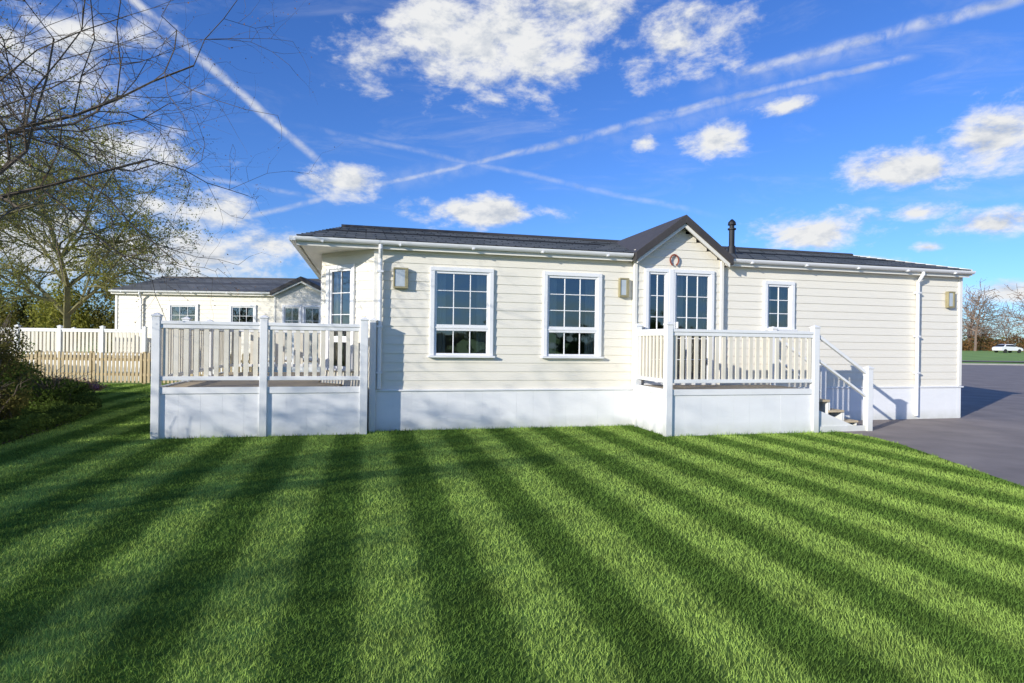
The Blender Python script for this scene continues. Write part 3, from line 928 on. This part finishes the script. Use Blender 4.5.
# parked car
def car(x, y, rz, z=0):
    C = empty('parked_car', (x, y, z), rz)
    prof = [(-2.1, .35), (-2.15, .75), (-2.0, .95), (-1.55, 1.05), (-1.2, 1.38), (-.5, 1.46), (.35, 1.42), (.95, 1.0), (1.75, .86), (2.05, .7), (2.1, .35)]
    b = B(); k = len(prof)
    for s in (-.85, .85):
        for px, pz in prof: b.v.append((px, s * (1 if pz < 1.1 else .86), pz))
    for i in range(k):
        j = (i + 1) % k; b.f.append((i, j, k + j, k + i))
    b.f.append(tuple(range(k))); b.f.append(tuple(range(k, 2 * k)))
    b.obj('body', M['car'], C, .05)
    g = B()
    for s in (-1, 1):
        g.quad((-1.35, s * .862, 1.08), (.78, s * .862, 1.05), (.3, s * .765, 1.36), (-1.1, s * .765, 1.34))
    g.quad((.42, -.7, 1.41), (.42, .7, 1.41), (.98, .76, 1.02), (.98, -.76, 1.02))
    g.quad((-1.25, -.7, 1.37), (-1.25, .7, 1.37), (-1.6, .76, 1.06), (-1.6, -.76, 1.06))
    g.obj('windows', M['carglass'], C)
    w = B()
    for cx in (-1.35, 1.3):
        for s in (-.88, .70):
            kk = len(w.v)
            for i in range(16):
                a = 2 * math.pi * i / 16
                for t in (0, .18): w.v.append((cx + .32 * math.cos(a), s + t, .32 + .32 * math.sin(a)))
            for i in range(16):
                j = (i + 1) % 16; w.f.append((kk + 2 * i, kk + 2 * j, kk + 2 * j + 1, kk + 2 * i + 1))
            w.f.append(tuple(kk + 2 * i for i in range(16))); w.f.append(tuple(kk + 2 * i + 1 for i in range(16)))
    w.obj('wheels', M['tyre'], C)
car(83, 100, math.radians(8), ground_h(83, 100))

# ------------------------------------------------------------------ light
sd = Vector((.7071, .7071, 0)); EL = math.radians(17)
tr = Vector((sd.x * math.cos(EL), sd.y * math.cos(EL), -math.sin(EL)))
sl = bpy.data.lights.new('sun', 'SUN'); sl.energy = 5.0; sl.angle = math.radians(.5); sl.color = (1, .95, .86)
so = link(bpy.data.objects.new('sun', sl)); so.rotation_euler = tr.to_track_quat('-Z', 'Y').to_euler()

w = bpy.data.worlds.new('World'); scene.world = w; w.use_nodes = True
try:
    w.cycles.sampling_method = 'MANUAL'; w.cycles.sample_map_resolution = 256
except Exception as ex:
    print(ex)
nt = w.node_tree; N, L = nt.nodes, nt.links
for n_ in list(N): N.remove(n_)
out = N.new('ShaderNodeOutputWorld')
sky = N.new('ShaderNodeTexSky'); sky.sky_type = 'NISHITA'; sky.sun_disc = False
sky.sun_elevation = EL; sky.sun_rotation = math.atan2(-sd.x, -sd.y)
sky.air_density = 1.0; sky.dust_density = .3; sky.ozone_density = 2.0
hsv = N.new('ShaderNodeHueSaturation'); hsv.inputs['Saturation'].default_value = 1.1
L.new(sky.outputs[0], hsv.inputs['Color'])
tint = N.new('ShaderNodeVectorMath'); tint.operation = 'MULTIPLY'; tint.inputs[1].default_value = (.48, .74, 1.30)
L.new(hsv.outputs[0], tint.inputs[0])
bg = N.new('ShaderNodeBackground'); bg.inputs[1].default_value = .15
L.new(tint.outputs[0], bg.inputs[0])

def math_(op, a, b=None, c=None, clamp=False):
    m = N.new('ShaderNodeMath'); m.operation = op; m.use_clamp = clamp
    for i, q in enumerate((a, b, c)):
        if q is None: continue
        if isinstance(q, (int, float)): m.inputs[i].default_value = q
        else: L.new(q, m.inputs[i])
    return m.outputs[0]
def vm_(op, a, b=None):
    m = N.new('ShaderNodeVectorMath'); m.operation = op
    for i, q in enumerate((a, b)):
        if q is None: continue
        if isinstance(q, (tuple, Vector)): m.inputs[i].default_value = tuple(q)
        else: L.new(q, m.inputs[i])
    return m
def smooth(x, a, b):
    m = N.new('ShaderNodeMapRange'); m.interpolation_type = 'SMOOTHSTEP'
    m.inputs['From Min'].default_value = a; m.inputs['From Max'].default_value = b
    L.new(x, m.inputs[0]); return m.outputs[0]

tc = N.new('ShaderNodeTexCoord'); D = tc.outputs['Generated']
sp = N.new('ShaderNodeSeparateXYZ'); L.new(D, sp.inputs[0])
az = math_('ARCTAN2', sp.outputs[0], sp.outputs[1])
el = math_('ARCSINE', sp.outputs[2])
cb = N.new('ShaderNodeCombineXYZ'); L.new(az, cb.inputs[0]); L.new(el, cb.inputs[1])
def dirn(px, py):      # bearings measured off the photograph -> unit direction
    yy = py - .0133 * (px - 512)
    return Vector(((px - 512) / 597, 1, (342 - yy) / 597)).normalized()
clouds = [(340,182,48,21,1.15),(480,213,80,19,1.15),(710,141,44,22,1.15),(500,40,130,66,1.1),(430,20,80,44,.95),(560,22,80,52,1.0),(678,44,84,44,1),
  (900,170,90,28,1.2),(1000,138,80,42,1.3),(1060,130,80,60,1.2),(812,233,92,26,1.2),(915,213,42,11,1.0),(925,248,28,7,.85),(992,226,80,18,1.15),
  (125,152,90,36,.95),(200,212,90,24,1.0),(175,258,160,36,1.2),(50,250,150,52,1.2),(275,246,76,20,1.05),(60,60,130,85,.8),(-60,150,160,90,1.0),
  (780,108,40,11,.75),(641,143,15,8,.8),(370,60,50,46,.75),(1005,290,70,14,.95),(860,262,70,8,.8)]
clouds_extra = [(-1.6,.35,.5,.2),(1.7,.3,.6,.15),(2.6,.4,.5,.2),(-2.5,.5,.5,.2)]
mask = None
for c in clouds:
    d = dirn(c[0], c[1])
    a = math.atan2(d.x, d.y); e = math.asin(d.z)
    k = 1 / (1 + ((c[0] - 512) / 597) ** 2)
    rx, ry = c[2] / 597 * k, c[3] / 597 * math.sqrt(k)
    v = vm_('SUBTRACT', cb.outputs[0], (a, e, 0)); v = vm_('MULTIPLY', v.outputs[0], (1 / rx, 1 / ry, 0))
    ln = vm_('LENGTH', v.outputs[0]).outputs['Value']
    m = math_('MULTIPLY_ADD', ln, -1.0 * c[4], c[4])
    mask = m if mask is None else math_('MAXIMUM', mask, m)
for (a, e, rx, ry) in clouds_extra:
    v = vm_('SUBTRACT', cb.outputs[0], (a, e, 0)); v = vm_('MULTIPLY', v.outputs[0], (1 / rx, 1 / ry, 0))
    ln = vm_('LENGTH', v.outputs[0]).outputs['Value']
    mask = math_('MAXIMUM', mask, math_('MULTIPLY_ADD', ln, -.9, .9))
mask = math_('MAXIMUM', mask, -.6)
def fbm(vec, scale, detail=9, rough=.58, dist=.3):
    nz = N.new('ShaderNodeTexNoise'); nz.inputs['Scale'].default_value = scale; nz.inputs['Detail'].default_value = detail
    nz.inputs['Roughness'].default_value = rough; nz.inputs['Distortion'].default_value = dist
    L.new(vec, nz.inputs[0]); return nz.outputs[0]
sv = vm_('MULTIPLY', D, (1, 1, 1.9)).outputs[0]
n1 = fbm(sv, 13, 10, .64, .15)
n1b = fbm(vm_('ADD', sv, (-.010, 0, .022)).outputs[0], 13, 5, .6, .15)
dens = math_('ADD', mask, math_('MULTIPLY', math_('SUBTRACT', n1, .5), 2.9))
alpha = smooth(dens, .03, .95)
lit = math_('MULTIPLY_ADD', math_('SUBTRACT', n1, n1b), 2.0, .84, clamp=True)
lit = math_('SUBTRACT', lit, math_('MULTIPLY', smooth(dens, .7, 1.6), .14), clamp=True)
# contrails: great circles
n2t = fbm(D, 26, 6, .6, .5)
def trail(p0, p1, width, strength, feather=.55):
    a, b_ = dirn(*p0), dirn(*p1)
    nrm = a.cross(b_).normalized(); mid = (a + b_).normalized(); tang = nrm.cross(mid).normalized()
    half = math.acos(max(-1, min(1, a.dot(b_)))) / 2
    dd = math_('ABSOLUTE', math_('ADD', vm_('DOT_PRODUCT', D, nrm).outputs['Value'],
            math_('MULTIPLY', math_('SUBTRACT', n1, .5), width / 597 * 1.6)))
    across = smooth(dd, width / 597, 0.0)
    al = math_('ABSOLUTE', vm_('DOT_PRODUCT', D, tang).outputs['Value'])
    along = smooth(al, math.sin(half), math.sin(half) * feather)
    fw = math_('GREATER_THAN', vm_('DOT_PRODUCT', D, mid).outputs['Value'], 0)
    tex = smooth(n2t, .25, .68)
    return math_('MULTIPLY', math_('MULTIPLY', math_('MULTIPLY', across, along), tex), math_('MULTIPLY', fw, strength))
trs = [((105,-20),(322,166),5.5,.8,.85),((200,228),(560,142),4,.55,.7),((500,158),(760,92),5,.5,.7),((640,118),(925,54),4.5,.6,.8),((725,77),(1040,-8),7,.65,.85),
       ((270,120),(740,222),4,.28,.6),((180,175),(360,205),3.5,.32,.6),((680,95),(960,20),14,.25,.5),((300,205),(520,150),16,.18,.5),((560,150),(900,66),12,.16,.5)]
ta = None
for t in trs:
    q = trail(*t); ta = q if ta is None else math_('MAXIMUM', ta, q)
# thin cirrus veil
ci = math_('MULTIPLY', smooth(fbm(vm_('MULTIPLY', D, (1.2, 1, 5)).outputs[0], 3.5, 8, .65, .8), .5, .85), .25)
A = math_('MAXIMUM', math_('MAXIMUM', alpha, ta), ci)
A = math_('MULTIPLY', A, smooth(sp.outputs[2], -.01, .03))
cr = N.new('ShaderNodeValToRGB')
cr.color_ramp.elements[0].position = .35; cr.color_ramp.elements[0].color = (.40, .48, .62, 1)
cr.color_ramp.elements[1].position = .9; cr.color_ramp.elements[1].color = (.90, .91, .92, 1)
L.new(lit, cr.inputs[0])
bg2 = N.new('ShaderNodeBackground'); bg2.inputs[1].default_value = .95
L.new(cr.outputs[0], bg2.inputs[0])
mix = N.new('ShaderNodeMixShader')
L.new(A, mix.inputs[0]); L.new(bg.outputs[0], mix.inputs[1]); L.new(bg2.outputs[0], mix.inputs[2])
L.new(mix.outputs[0], out.inputs[0])

# ------------------------------------------------------------------ camera
cam = bpy.data.cameras.new('camera'); cam.lens = 21.0; cam.sensor_width = 36; cam.clip_end = 3000; cam.clip_start = .05
co = link(bpy.data.objects.new('camera', cam)); co.location = (0, 0, 1.5)
co.rotation_euler = (math.radians(90), -.0133, 0)
scene.camera = co
scene.view_settings.view_transform = 'Standard'; scene.view_settings.look = 'None'
scene.view_settings.exposure = 0
